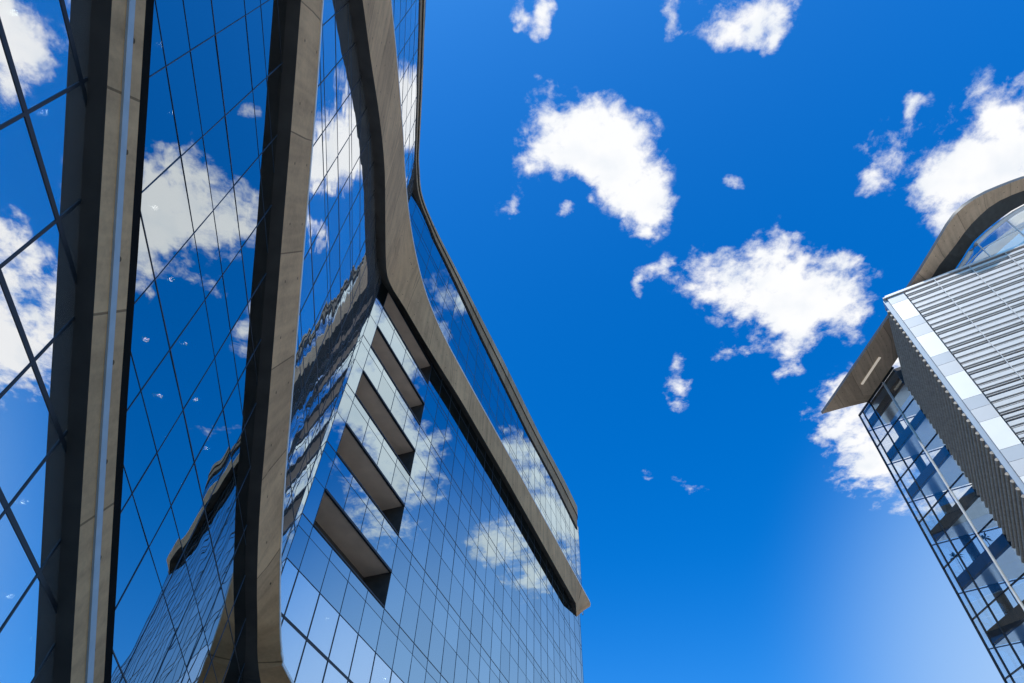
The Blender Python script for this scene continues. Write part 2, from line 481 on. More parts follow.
T3t = sorted(on_curve(*p, t3, ut3) for p in [(390.4, 0), (396.6, 61.5), (403.2, 140), (405.4, 179), (407.6, 204), (411, 230), (415, 252), (418.8, 269), (426, 295), (435.6, 319), (445, 340), (475, 395), (522.3, 480), (560, 548), (585, 593)])
hB = smooth_tab(B3, ub3, 0.6)
hTall = smooth_tab(T3t, ut3, 1.0)
hT = [hTall[m] for m in map3]; p3 = list(b3); p3t = [t3[m] for m in map3]
nfull = len(p3)
# rounded end: the face turns away round the corner of the wing, its top runs on and curls down to its bottom
Pb0 = p3[-1]; Pb1 = Pb0 + S(7.3) * 2.6
Tt0 = p3t[-1]; A3 = C + nF * (0.026 * K); Tt1 = A3 + Fd * (1.83 * K)
hBe, hTe = hB[-1], hT[-1]
for k in range(1, 15):
    f = k / 14
    p3.append(Pb0 + (Pb1 - Pb0) * f); hB.append(hBe)
    if f < 0.55:
        g_ = f / 0.55; p3t.append(Tt0 + (Tt1 - Tt0) * g_); hT.append(hTe + (0.004 * K) * g_)
    else:
        g_ = (f - 0.55) / 0.45; M_ = Tt1 + Fd * 2.0 - nF * 0.6
        p3t.append(Tt1 * (1 - g_) ** 2 + M_ * (2 * g_ * (1 - g_)) + Pb1 * g_ ** 2); hT.append(hTe + 0.004 * K - (hTe + 0.004 * K - hBe - 0.05) * g_ ** 3.6)
raise3 = [0.25 + 0.65 * max(0.0, min(1.0, (u - uX3 + 6.0) / 5.0)) for u in ub3] + [0.9 - 0.6 * k / 14 for k in range(1, 15)]
band('concrete_band', p3, hB, hT, ptop=p3t, lift=raise3, nose=14, label='raw concrete band sweeping up and then level along the far wing')

# --- band two: falls along the near wing
b2, ub2, uX2, t2, ut2, map2 = two_edges(0.0150 * K, 0.024 * K, 1.0, 6.5, 0.055 * K)
B2 = sorted(on_curve(*p, b2, ub2) for p in [(301, 0), (292.3, 115), (283.2, 225), (275.5, 320), (267.5, 420), (261, 490), (258, 541), (256.7, 590), (258, 640), (261, 683)])
T2 = sorted(on_curve(*p, t2, ut2) for p in [(322, 0), (314, 115), (305, 222), (297, 320), (289.5, 420), (283, 500), (280.2, 545), (279, 590), (279.5, 640), (283, 683)])
h2B = smooth_tab(B2, ub2, 0.6); h2Tall = smooth_tab(T2, ut2, 0.6)
h2T = [h2Tall[m] for m in map2]; p2 = list(b2); p2t = [t2[m] for m in map2]
h2B = [max(h, 3.0) for h in h2B]; h2T = [max(h, hb + 0.15) for h, hb in zip(h2T, h2B)]
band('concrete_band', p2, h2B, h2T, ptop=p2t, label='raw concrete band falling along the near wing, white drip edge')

# --- band one: lowest, falls along the near wing, with a pale channel let into its face
REC = 0.03                                    # the lowest glass is set back by this much
c1, X1 = plan_curve(0.0105 * K, 0.0105 * K, 5.2); u1 = cum(c1)
B1 = sorted(on_curve(*p, c1, u1) for p in [(112, 0), (99, 230), (86, 430), (70.4, 683)])
T1 = sorted(on_curve(*p, c1, u1) for p in [(146, 0), (132, 230), (117.8, 430), (103.7, 683)])
p1 = [p for p in resample(c1, 1.0) if (X1 - p).dot(Wd) > -1]; us = cum(p1)
us = [u1[0] + k for k in us]
h1B = [interp(B1, u) for u in us]; h1T = [interp(T1, u) for u in us]
b1 = band('concrete_band', p1, h1B, h1T, depth_extra=REC + 0.35, trim=False, label='lowest concrete band with a pale metal channel along its face')
ch = MB(); up1 = MB()
ns = normals(p1)
for i in range(len(p1) - 1):
    q = []
    for k in (i, i + 1):
        m = h1B[k] + (h1T[k] - h1B[k]) * 0.42; m2 = h1B[k] + (h1T[k] - h1B[k]) * 0.60
        o1, o2 = p1[k] + ns[k] * 0.035, p1[k] - ns[k] * 0.05
        q.append([Vector((o1.x, o1.y, m + EYE)), Vector((o1.x, o1.y, m2 + EYE)), Vector((o2.x, o2.y, m2 + EYE)), Vector((o2.x, o2.y, m + EYE))])
    for a in range(4):
        b = (a + 1) % 4; ch.face([q[0][a], q[1][a], q[1][b], q[0][b]])
    q = []
    for k in (i, i + 1):
        o1, o2 = p1[k] - ns[k] * 0.06, p1[k] - ns[k] * 0.36; m, m2 = h1T[k] - 0.02, h1T[k] + 0.42
        q.append([Vector((o1.x, o1.y, m + EYE)), Vector((o1.x, o1.y, m2 + EYE)), Vector((o2.x, o2.y, m2 + EYE)), Vector((o2.x, o2.y, m + EYE))])
    for a in range(4):
        b = (a + 1) % 4; up1.face([q[0][a], q[1][a], q[1][b], q[0][b]])
M['channel'] = plain('channel_metal', (0.42, 0.46, 0.48), 0.6, var=0.08)
ch.build('face_channel', M['channel'], b1); up1.build('upstand', M['black'], b1)

# --- heights of the three bands as functions of s on the near wing, for ending the glass behind them
def band_mid(pts, lo, hi):
    tab = sorted(((p - C).dot(Wd), (a + b) / 2) for p, a, b in zip(pts, lo, hi) if (p - C).dot(Wd) < 0.5)
    return lambda s: interp(tab, s)
m1 = band_mid(p1, h1B, h1T)
m2 = band_mid(p2, h2B, h2T)
m3 = band_mid(p3[:nfull], hB[:nfull], hT[:nfull])
tabF = sorted(((p - C).dot(Fd), (a + b) / 2) for p, a, b in zip(p3[:nfull], hB[:nfull], hT[:nfull]) if (p - C).dot(Fd) > -0.5)
m3F = lambda s: interp(tabF, s)

# --- glazing grids
def frange(a, b, st):
    out = []; x = a
    while x <= b + 1e-6: out.append(x); x += st
    return out
TOPW = 2.085 * K
mW = 0.0695 * K
ssW = [x for x in [-0.0295 * K - k * mW for k in range(0, 30)] if x > W_BACK][::-1] + [0.0]
hsW_mid = sorted(set(round(K * (0.435 + 0.17 * k + o), 4) for k in range(-3, 4) for o in (0.0, 0.0745, 0.118)))
thW = [round(K * (0.435 + 0.17 * k), 4) for k in range(-3, 8)]
hsW_up = sorted(set(round(K * (0.515 + 0.17 * k + o), 4) for k in range(0, 8) for o in (0.0, 0.082, 0.1)))
thU = [round(K * (0.515 + 0.17 * k), 4) for k in range(0, 10)]
TW = 0.0021
curtain('curtain_wall', C, Wd, nW, ssW, hsW_mid, thW, [lambda s, h: h - m1(s), lambda s, h: m2(s) - h], GW, TW, gap=0.0065,
        label='dark blue mirror glazing between the two falling concrete bands')
curtain('curtain_wall', C, Wd, nW, ssW, hsW_up, thU, [lambda s, h: h - m2(s), lambda s, h: m3(s) - h], GU, TW,
        label='pale mirror glazing between the falling and the rising concrete bands')
hsW_top = sorted(set(round(K * (1.195 + 0.17 * k + o), 4) for k in range(0, 6) for o in (0.0, 0.085))) + [TOPW]
hsW_top = [h for h in hsW_top if h <= TOPW + 1e-6]
thT = [round(K * (1.195 + 0.17 * k), 4) for k in range(0, 10)]
curtain('curtain_wall', C, Wd, nW, ssW, hsW_top, thT, [lambda s, h: h - m3(s)], GU, TW, label='strip of mirror glazing above the rising concrete band')
# lowest glazing, set back
CL = C - nW * REC
ssL2 = [x * K for x in [-0.939 + 0.063 * i for i in range(-14, 14)] if x < 0.0]
ssL2 = ssL2[0::1]
hsL = [K * x for x in [0.2945 - 0.0555 * k for k in range(5, 0, -1)] + [0.2945, 0.35, 0.405, 0.46, 0.515, 0.57, 0.625, 0.68, 0.735, 0.79, 0.845]]
curtain('curtain_wall', CL, Wd, nW, ssL2, hsL[0::1], [], [lambda s, h: m1(s) - 0.25 - h], GL, TW * 0.8, gap=0.022,
        label='bright set-back glazing under the lowest concrete band')

# far wing
mF = 0.0675 * K
ssF = [0.0] + [x for x in [0.0365 * K + k * mF for k in range(0, 40)] if x < S_END - 0.3] + [S_END]
offs = (0.0, 0.081 * K, 0.1455 * K)
hsF = sorted(round(f + o, 4) for f in floors for o in offs if f + o > -1.6)
thF = [round(f, 4) for f in floors]
LOWF = round(F0 - FL + 0.081 * K, 4)
TOPF = 2.0 * K
W_S0, W_S1 = ssF[1], ssF[5]
wins = floors[4:9]
def holeF(s, h, kind):
    for f in wins:
        if kind is True:      # vertical bar piece
            if W_S0 + 0.1 < s < W_S1 - 0.1 and f < h < f + offs[1]: return True
        elif kind is False:
            pass
        elif W_S0 < s < W_S1 and f < h < f + offs[1]: return True
    return False
i_low = hsF.index(LOWF)
curtain('curtain_wall', C, Fd, nF, ssF, hsF[i_low:], thF, [lambda s, h: m3F(s) - h], GF, 0.0016, hole=holeF, gap=0.0105,
        label='gridded blue glazing of the far wing with five window slots')
hsLow = sorted([h for h in thF if -1.6 < h < LOWF - 0.3] + [LOWF])
curtain('curtain_wall', C, Fd, nF, ssF, hsLow, thF, [lambda s, h: 1], GL, 0.0011, gap=0.03,
        label='brighter glazing low on the far wing')
hsT = [h for h in hsF if h < TOPF] + [TOPF]
ssT = ssF[:-1] + [S_END - 0.25, 1.80 * K]
curtain('curtain_wall', C, Fd, nF, ssT, hsT[0::1], thF, [lambda s, h: h - m3F(s)], GF, 0.0018, gap=0.008,
        label='blue glazing of the far wing above the level concrete band')
finish_panes(100)

# --- the five window slots of the far wing
for f in wins:
    h0, h1 = f, f + offs[1]
    dep = 1.45
    mb = MB()
    def Q(s, h, o): return P3(C, Fd, nF, s, h, o)
    s0, s1 = W_S0 + 0.02, W_S1 - 0.02
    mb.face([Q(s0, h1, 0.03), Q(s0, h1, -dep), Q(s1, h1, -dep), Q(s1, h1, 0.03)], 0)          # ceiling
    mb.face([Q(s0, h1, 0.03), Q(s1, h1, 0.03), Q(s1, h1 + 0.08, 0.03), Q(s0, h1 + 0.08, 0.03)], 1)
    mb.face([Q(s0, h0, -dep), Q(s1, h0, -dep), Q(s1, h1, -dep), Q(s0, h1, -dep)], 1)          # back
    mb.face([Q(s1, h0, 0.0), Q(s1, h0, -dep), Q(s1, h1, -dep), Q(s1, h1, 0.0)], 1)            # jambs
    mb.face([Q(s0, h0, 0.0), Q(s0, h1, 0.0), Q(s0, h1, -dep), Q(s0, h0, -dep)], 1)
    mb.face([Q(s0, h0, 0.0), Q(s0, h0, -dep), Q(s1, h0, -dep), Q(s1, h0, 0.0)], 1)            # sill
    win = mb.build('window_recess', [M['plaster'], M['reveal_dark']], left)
    fr = MB()
    for a, b in ((h0, h0 + 0.07),):
        fr.box(Q(s0, a, -0.05), tuple((Fd * (s1 - s0)).to_3d()), tuple((nF * 0.09).to_3d()), (0, 0, 0.07))
    fr.box(Q(s0, h1 - 0.06, -0.05), tuple((Fd * (s1 - s0)).to_3d()), tuple((nF * 0.10).to_3d()), (0, 0, 0.1))
    fr.build('window_frame', M['mullion'], win)

# --- coping of the far wing (two steps) and the thin coping of the near wing
cc, XC = plan_curve(0.0022 * K, 0.005 * K, 2.2, 8); cc = with_tail(cc, XC, 2.2, 1.765 * K); uc = cum(cc)
cO = sorted(on_curve(*p, cc, uc) for p in [(424, 0), (421, 90), (418.6, 170), (419.5, 188), (425, 207), (432, 223.5), (440, 240), (460, 278.5), (480, 317.6), (502, 360), (540, 437), (563.3, 480), (576, 506)])
cI = sorted(on_curve(*p, cc, uc) for p in [(420.5, 0), (418, 90), (416.3, 170), (418, 192), (424, 211), (430, 225.5), (435.5, 240), (456, 282), (480, 333.7), (492.8, 360), (527, 430), (553.8, 480), (569, 511)])
pc = resample(cc, 0.8); us = cum(pc)
hO = [interp(cO, u) for u in us]; hI = [interp(cI, u) for u in us]
az = 22.7; e = pc[-1]
for k in range(6):
    az -= 11; e = e + S(az) * 0.25; pc.append(e); hO.append(hO[len(us) - 1] - 0.10 * k); hI.append(hI[len(us) - 1] + 0.02 * k)
hM = [i + (o - i) * 0.55 for i, o in zip(hI, hO)]
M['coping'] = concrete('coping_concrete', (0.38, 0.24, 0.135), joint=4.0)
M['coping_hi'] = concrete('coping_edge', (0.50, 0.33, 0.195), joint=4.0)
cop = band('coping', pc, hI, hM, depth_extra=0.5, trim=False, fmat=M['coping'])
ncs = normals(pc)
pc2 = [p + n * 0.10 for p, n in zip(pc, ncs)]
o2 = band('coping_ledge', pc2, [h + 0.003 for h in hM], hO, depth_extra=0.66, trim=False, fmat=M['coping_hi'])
o2.parent = cop
TOPROOF = 2.0 * K

# --- inside: dark storeys and a core behind the glass, with downlights
inner = MB()
def offp(o1, sA, o2, sB):
    """plan outline of the interior at set-back o1 (near wing) and o2 (far wing)"""
    A = C - nW * o1; B = C - nF * o2
    den = Wd.x * Fd.y - Wd.y * Fd.x; dl = B - A; t = (dl.x * Fd.y - dl.y * Fd.x) / den
    X = A + Wd * t
    return [A + Wd * sA, X, B + Fd * sB]
for f in floors:
    if f + EYE < 0.5: continue
    o = offp(0.75, W_BACK, 1.6 if f >= F0 - 0.1 else 0.5, S_END - 0.3); i = offp(9.0, W_BACK, 9.0, S_END - 0.3)
    sl = MB()
    poly = o + i[::-1]
    z1 = f + EYE - 0.04
    n = len(poly)
    sl.prism(o[:2] + [i[1], i[0]], z1 - 0.45, z1); sl.prism([o[1], o[2], i[2], i[1]], z1 - 0.45, z1)
    sl.build('floor_slab', M['interior'], left)
i = offp(9.0, W_BACK, 9.0, S_END - 0.3); k = offp(14.0, W_BACK, 14.0, S_END - 0.3)
core = MB(); core.prism(i[:2] + [k[1], k[0]], 0, 47.5); core.prism([i[1], i[2], k[2], k[1]], 0, 47.5)
core.build('core_wall', M['interior'], left)
end = MB()
end.face([P3(C, Fd, nF, S_END, -1.6, -0.12), P3(C, Fd, nF, S_END, -1.6, -14), P3(C, Fd, nF, S_END, 1.95 * K, -14), P3(C, Fd, nF, S_END, 1.95 * K, -0.12)])
end.face([P3(C, Fd, nF, S_END + 0.1, -1.6, -0.12), P3(C, Fd, nF, S_END + 0.1, 1.95 * K, -0.12), P3(C, Fd, nF, S_END + 0.1, 1.95 * K, -14), P3(C, Fd, nF, S_END + 0.1, -1.6, -14)])
end.build('end_wall', M['dark_metal'], left)
rf = MB(); o = offp(0.2, W_BACK, 0.2, S_END); k = offp(14, W_BACK, 14, S_END)
rf.prism(o[:2] + [k[1], k[0]], TOPROOF + EYE - 1.0, TOPROOF + EYE - 0.6); rf.prism([o[1], o[2], k[2], k[1]], TOPROOF + EYE - 1.0, TOPROOF + EYE - 0.6)
rf.build('roof', M['interior'], left)

def downlight(x, y, wall, back, size=0.075):
    """a recessed lamp disc seen through the glass at this pixel, a little way behind the pane, facing down"""
    P0, d = wall
    v = ray(x, y); n = perp(d)
    t = P0.dot(n) / (v.x * n.x + v.y * n.y)
    p = v * (t * back)
    mb = MB(); z = p.z + EYE
    ring = [Vector((p.x + size * math.cos(k * math.pi / 6), p.y + size * math.sin(k * math.pi / 6), z)) for k in range(12)]
    top = [q + Vector((0, 0, 0.04)) for q in ring]
    mb.face(ring[::-1])
    for k in range(12): mb.face([ring[k], ring[(k + 1) % 12], top[(k + 1) % 12], top[k]])
    mb.face(top)
    mb.build('downlight', M['lamp'], left)
for x, y in [(14, 13), (67, 20), (44, 113), (67, 198), (24, 503), (47, 556), (33, 640), (10, 598)]: downlight(x, y, (CL, Wd), 1.16, 0.05)
for x, y in [(146, 340), (185, 344), (160, 396), (196, 400), (155, 208), (171, 280), (207, 449)]: downlight(x, y, (C, Wd), 1.12, 0.05)
for x, y in [(327, 619), (385, 679), (375, 650)]: downlight(x, y, (C, Fd), 1.06, 0.07)

# ------------------------------------------------------------------ the tower on the right
right = empty('office_building', 'white louvred tower with clear glass corner and overhanging concrete roof', 'building')
gd, qd, pd = -S(-8.8), S(30.3), S(121.8)
C0 = S(37.6) * 53.0
def meet(azm, P0, d):
    a = S(azm); den = a.x * (-d.y) - a.y * (-d.x)
    t = (P0.x * (-d.y) - P0.y * (-d.x)) / den
    return a * t
J = meet(42.63, C0, gd)
KK = meet(45.3, J, qd)
ng = -perp(gd) if (-perp(gd)).dot(C0) < 0 else perp(gd)      # towards the street
npn = -qd                                                     # outward from the louvre face
nq = -pd                                                      # outward from the fin face
def G3(s, h, o=0.0): q = C0 + gd * s + ng * o; return Vector((q.x, q.y, h + EYE))
def Pp(s, h, o=0.0): q = KK + pd * s + npn * o; return Vector((q.x, q.y, h + EYE))
def Q3(t, h, o=0.0): q = KK + qd * t + nq * o; return Vector((q.x, q.y, h + EYE))
GTOP = 46.35
sJ = (J - C0).dot(gd)
v3 = lambda d2, k=1.0: Vector((d2.x * k, d2.y * k, 0))
Zv = Vector((0, 0, 1))

# glass corner: frame and panes on both faces
bottoms = [44.35 - 4.05 * k for k in range(0, 12)]            # undersides of the floor bulkheads above each storey
bars = MB()
def bar(mb, base, dd, nn, s, h0, h1, wd=0.07, out=0.05, ins=0.12):
    q = base + dd * (s - wd / 2) + nn * (-ins)
    mb.box((q.x, q.y, h0 + EYE), v3(dd, wd), v3(nn, ins + out), (0, 0, h1 - h0))
def rail(mb, base, dd, nn, s0, s1, h, ht=0.08, out=0.035, ins=0.10):
    q = base + dd * s0 + nn * (-ins)
    mb.box((q.x, q.y, h - ht / 2 + EYE), v3(dd, s1 - s0), v3(nn, ins + out), (0, 0, ht))
for s, wd in ((0.05, 0.08), (0.62, 0.045), (1.85, 0.045)): bar(bars, C0, gd, ng, s, -1.6, GTOP, wd)
for b in bottoms:
    for h, ht in ((b - 2.0, 0.055),):
        if h > -1: rail(bars, C0, gd, ng, 0.1, sJ, h, ht)
rail(bars, C0, gd, ng, 0.0, sJ, GTOP + 0.05, 0.14, 0.05)
cw = bars.build('curtain_wall', M['mullion'], right)
wb = MB(); bar(wb, C0, gd, ng, 4.22, -1.6, GTOP - 0.02, 0.055, 0.10); wb.build('mullion', M['white_mullion'], cw)  # white here paints the bright light along this one mullion
cells_s = [0.1, 0.62, 1.85, 4.22, sJ]
LH = 13.0
ngH = perp(pd) if perp(pd).dot(qd) > 0 else -perp(pd)         # outward from the back face
barsH = MB()
for k in range(1, 5): bar(barsH, C0, pd, ngH, k * 3.1, -1.6, GTOP, 0.05)
for b in bottoms:
    for h, ht in ((b - 0.02, 0.03),): rail(barsH, C0, pd, ngH, 0.1, LH, h, ht)
cwH = barsH.build('curtain_wall', M['mullion'], right)
pcount = 0
for wall, base, dd, nn, cs in ((cw, C0, gd, ng, cells_s), (cwH, C0, pd, ngH, [0.12] + [k * 1.55 for k in range(1, 9)])):
    rest = MB()
    for bi, b in enumerate(bottoms):
        for s0, s1 in zip(cs[:-1], cs[1:]):
            rows = [(b - 2.0, min(b + (2.0 if bi == 0 else 0.0), GTOP)), (b - 4.05 + 0.0, b - 2.0)] if bi else [(b, GTOP), (b - 2.0, b), (b - 4.05, b - 2.0)]
            for h0, h1 in rows:
                if h0 < -1.6: continue
                mb = MB() if (bi < 6 and wall is cw) else rest
                q = base + dd * (s0 + 0.03) + nn * -0.02
                tl = random.gauss(0, 0.002)
                mb.box((q.x, q.y, h0 + 0.03 + EYE), v3(dd, s1 - s0 - 0.06) + v3(nn, tl), v3(nn, 0.018), Vector((0, 0, h1 - h0 - 0.06)) + v3(nn, random.gauss(0, 0.002)))
                if mb is not rest: mb.build('glass_pane', GT, wall)
    if rest.f:
        o = rest.build('glass_pane', GT, wall)
        o['kind'] = 'stuff'

# floors of the glass corner: bulkhead + slab, wedge-shaped between the two glazed faces
def wedge(o, L1):
    # corner moved in from both faces
    A = C0 - ng * o; B = C0 - ngH * o
    den = gd.x * pd.y - gd.y * pd.x; dl = B - A; t = (dl.x * pd.y - dl.y * pd.x) / den
    X = A + gd * t
    e1 = J - ng * o - gd * 0.2
    return X, e1, e1 + pd * L1, X + pd * L1
for b in bottoms:
    if b < 0: continue
    X, e1, e2, e3 = wedge(0.22, 12.0)
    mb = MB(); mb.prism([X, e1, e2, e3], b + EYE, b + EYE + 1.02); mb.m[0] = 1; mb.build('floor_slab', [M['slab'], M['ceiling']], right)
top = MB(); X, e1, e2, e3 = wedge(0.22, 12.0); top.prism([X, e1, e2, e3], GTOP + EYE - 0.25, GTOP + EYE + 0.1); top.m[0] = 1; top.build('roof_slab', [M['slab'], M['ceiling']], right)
# column
v = ray(895, 422); n = ng; base = C0 - ng * 2.3
t = base.dot(n) / (v.x * n.x + v.y * n.y)
cp = Vector((v.x * t, v.y * t))
cm = MB(); cm.tube([Vector((cp.x, cp.y, 0)), Vector((cp.x, cp.y, GTOP + EYE))], 0.36, 14); cm.build('column', M['slab'], right, smooth=True)
# core behind the glass corner
co = MB(); cA = J - gd * 0.4 + pd * 7.5; co.prism([J + pd * 0.8, J + pd * 9.0 , cA + pd * 6.0 - gd * 1.0, cA - gd * 1.0], 0, 30.0)
co.build('core_wall', M['interior'], right)

# louvred box
BT = 45.05
bx = MB()
ci = KK + qd * 0.35 + pd * 0.62
bx.prism([ci, ci + pd * 26, ci + pd * 26 + qd * 9.5, ci + qd * 8.6], 3.0, BT + EYE - 0.1)
box = bx.build('louvre_box_wall', M['louvre_back'], right)
# corner cladding panels of the louvre face
seq = []
h = 44.95
seq += [(44.95, 44.12, 'panel_grey')]
topw = 44.12
k = 0
pat = [(2.12, 'panel_white'), (0.98, 'panel_grey'), (1.10, 'panel_light')]
hh = topw
while hh > 2:
    for dh, mm in pat:
        if mm == 'panel_white' and k: dh = 2.32
        seq.append((hh, hh - dh, mm)); hh -= dh
        if mm == 'panel_white': k += 1
for h1, h0, mm in seq:
    mb = MB(); q = Pp(0.46, h0 + 0.012, -0.15); mb.box(q, v3(pd, 1.2), v3(npn, 0.15), (0, 0, h1 - h0 - 0.024))
    mb.build('cladding_panel', M[mm], right)
rt = MB(); q = Pp(0.14, 0, -0.6); rt.box(q, v3(pd, 0.31), v3(npn, 0.50), (0, 0, 44.95)); rt.build('corner_return', M['panel_blue'], right)
cp_ = MB(); q = Pp(0.20, 45.0, -1.2); cp_.box(q, v3(pd, 25), v3(npn, 1.32), (0, 0, 0.10)); cp_.build('parapet_ledge', M['panel_light'], right)
cp_ = MB(); q = Pp(0.55, 45.12, -0.5); cp_.box(q, v3(pd, 24), v3(npn, 0.06), (0, 0, 0.75)); cp_.build('parapet_panel', M['panel_white'], right)
# blades
PITCH = 0.55
nb = 0
h = 44.75
idx = 0
backs = MB()
bladeM = None
while h > 3.0:
    ph = (44.75 - h) % 4.33
    vision = ph < 1.0 or 2.1 < ph < 3.2
    ht = 0.24 if vision else 0.34
    mb = MB()
    # an inclined aerofoil-like blade
    prof = [(-0.02, 0.0), (0.09, 0.0), (0.10, 0.012), (0.10, ht - 0.012), (0.09, ht), (-0.02, ht)]
    A = [Pp(1.72, h - ht + y, x) for x, y in prof]; B = [Pp(26.0, h - ht + y, x) for x, y in prof]
    for i in range(len(prof)):
        j = (i + 1) % len(prof); mb.face([A[i], B[i], B[j], A[j]])
    mb.face(A[::-1]); mb.face(B)
    q = Pp(1.72, h - ht - 0.11, -0.06); mb.box(q, v3(pd, 24.2), v3(npn, 0.10), (0, 0, 0.04))
    mb.build('louvre_blade', M['louvre'], right)
    if not vision:
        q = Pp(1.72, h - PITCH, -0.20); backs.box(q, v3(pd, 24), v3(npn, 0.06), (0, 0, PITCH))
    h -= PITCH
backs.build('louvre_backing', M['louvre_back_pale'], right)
for s in (3.95, 6.4, 8.85, 11.3, 13.75):
    mb = MB(); q = Pp(s - 0.02, 3.0, -0.05); mb.box(q, v3(pd, 0.04), v3(npn, 0.20), (0, 0, 42.0)); mb.build('louvre_post', M['louvre'], right)

# fins on the narrow side
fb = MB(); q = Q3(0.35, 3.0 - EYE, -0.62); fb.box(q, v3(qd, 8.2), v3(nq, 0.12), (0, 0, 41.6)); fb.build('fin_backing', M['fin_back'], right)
h = 43.75
while h > 3.0:
    mb = MB()
    prof = []
    for k in range(12):
        a = 2 * math.pi * k / 12
        prof.append((-0.03 + 0.17 * math.cos(a) , 0.12 * math.sin(a)))
    A = [Q3(0.18, h + y, x - 0.10) for x, y in prof]; B = [Q3(8.72, h + y, x - 0.10) for x, y in prof]
    for i in range(12):
        j = (i + 1) % 12; mb.face([A[i], B[i], B[j], A[j]])
    mb.face(A[::-1]); mb.face(B)
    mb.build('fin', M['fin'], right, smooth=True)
    h -= PITCH
br = MB()
for t in (0.55, 4.4, 8.2):
    q = Q3(t, 3.0, -0.5); br.box(q, v3(qd, 0.08), v3(nq, 0.30), (0, 0, 40.6))
br.build('fin_bracket', M['dark_metal'], right)

# overhanging roof: straight over the glass corner, then sweeping up and round over the louvre face
def zr(t): return 46.5 + 4.0 * (max(0.0, t - 0.28) / 0.72) ** 1.1
Opx = [(822, 414), (840, 388), (864, 353), (888, 318), (905, 293), (920, 271), (931, 253), (940, 238), (947, 226), (955, 215), (964, 206.5), (975, 199), (987, 192.5), (1000, 187), (1012, 182.3), (1024, 178)]
Ipx = [(834, 410.5), (850, 404.5), (872, 371), (897, 333), (917, 301), (930, 280), (939.5, 265), (948, 254.5), (955.5, 245), (964, 233), (972, 223.5), (980.5, 215), (989, 207.5), (1000, 200.5), (1012, 195), (1024, 190.5)]
Dpx = [(845, 407.5), (868, 402), (879, 386), (899, 356), (925, 318), (943, 289), (955, 270), (962.8, 258.6), (968, 250), (973.8, 242), (979, 237), (985, 231.5), (993, 225), (1002, 218), (1012, 211), (1024, 204.5)]
ts = [0, 0, 0, 0, 0.2, 0.28, 0.36, 0.43, 0.5, 0.56, 0.63, 0.7, 0.78, 0.86, 0.93, 1.0]
def pt(px, h): q = at_height(*px, h); return Vector((q.x, q.y, h + EYE))
O = [pt(p, zr(t)) for p, t in zip(Opx, ts)]
I = [pt(p, zr(t)) for p, t in zip(Ipx, ts)]
D = [pt(p, zr(t)) for p, t in zip(Dpx, ts)]
for A in (O, I, D):
    dd = (A[-1] - A[-3]).normalized(); dd.z = 0
    for k in range(1, 7): A.append(A[len(ts) - 1] + dd * (3.0 * k))
rb = MB(); dk = MB(); fs = MB()
u = 0
for k in range(len(O) - 1):
    L_ = (O[k + 1] - O[k]).length
    rb.face([O[k], I[k], I[k + 1], O[k + 1]], 0, [(u, 0), (u, (I[k] - O[k]).length), (u + L_, (I[k + 1] - O[k + 1]).length), (u + L_, 0)])
    up = Zv * 0.30
    rb.face([O[k + 1], O[k + 1] + up, O[k] + up, O[k]], 1)
    rb.face([I[k + 1], I[k], I[k] + Zv * 0.5, I[k + 1] + Zv * 0.5], 0)
    rb.face([O[k] + up, O[k + 1] + up, I[k + 1] + Zv * 0.5, I[k] + Zv * 0.5], 1)
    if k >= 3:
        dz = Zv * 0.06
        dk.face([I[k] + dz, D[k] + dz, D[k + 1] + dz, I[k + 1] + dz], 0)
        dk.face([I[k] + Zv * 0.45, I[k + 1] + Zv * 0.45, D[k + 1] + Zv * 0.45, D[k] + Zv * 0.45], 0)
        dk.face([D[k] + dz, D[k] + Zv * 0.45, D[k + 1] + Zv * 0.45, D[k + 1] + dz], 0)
    else:
        rb.face([I[k], D[k], D[k + 1], I[k + 1]], 0, [(u, 2), (u, 2 + (D[k] - I[k]).length), (u + L_, 2 + (D[k + 1] - I[k + 1]).length), (u + L_, 2)])
        rb.face([I[k] + Zv * 0.5, I[k + 1] + Zv * 0.5, D[k + 1] + Zv * 0.5, D[k] + Zv * 0.5], 0)
    u += L_
rb.face([O[0], O[0] + Zv * 0.3, I[0] + Zv * 0.5, I[0]], 1); rb.face([I[0], I[0] + Zv * 0.5, D[0] + Zv * 0.5, D[0]], 1)
rb.face([D[0], D[0] + Zv * 0.5, D[1] + Zv * 0.5, D[1]], 1)
M['roof_edge'] = plain('roof_edge_metal', (0.10, 0.095, 0.09), 0.5)
roof = rb.build('roof', [M['roof_concrete'], M['roof_edge']], right, smooth=True, merge=True)
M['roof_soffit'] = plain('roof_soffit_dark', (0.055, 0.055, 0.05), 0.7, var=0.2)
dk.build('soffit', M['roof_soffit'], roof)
# slot light in the roof's underside
sa, sb = at_height(862, 384.5, 46.44), at_height(880, 357.5, 46.44)
dl = (sb - sa); nn2 = perp(dl.normalized()) * 0.10
sl = MB(); sl.prism([sa - nn2, sa + nn2, sb + nn2, sb - nn2], 46.44 + EYE, 46.49 + EYE); sl.build('slot_light', M['slot'], roof)
# the rest of the roof plate behind
plate = MB(); plate.prism([D[3].xy, D[8].xy, D[15].xy, D[-1].xy, D[-1].xy + qd * 16, C0 + pd * 18, C0 + pd * 1.0], 46.62 + EYE, 46.9 + EYE)
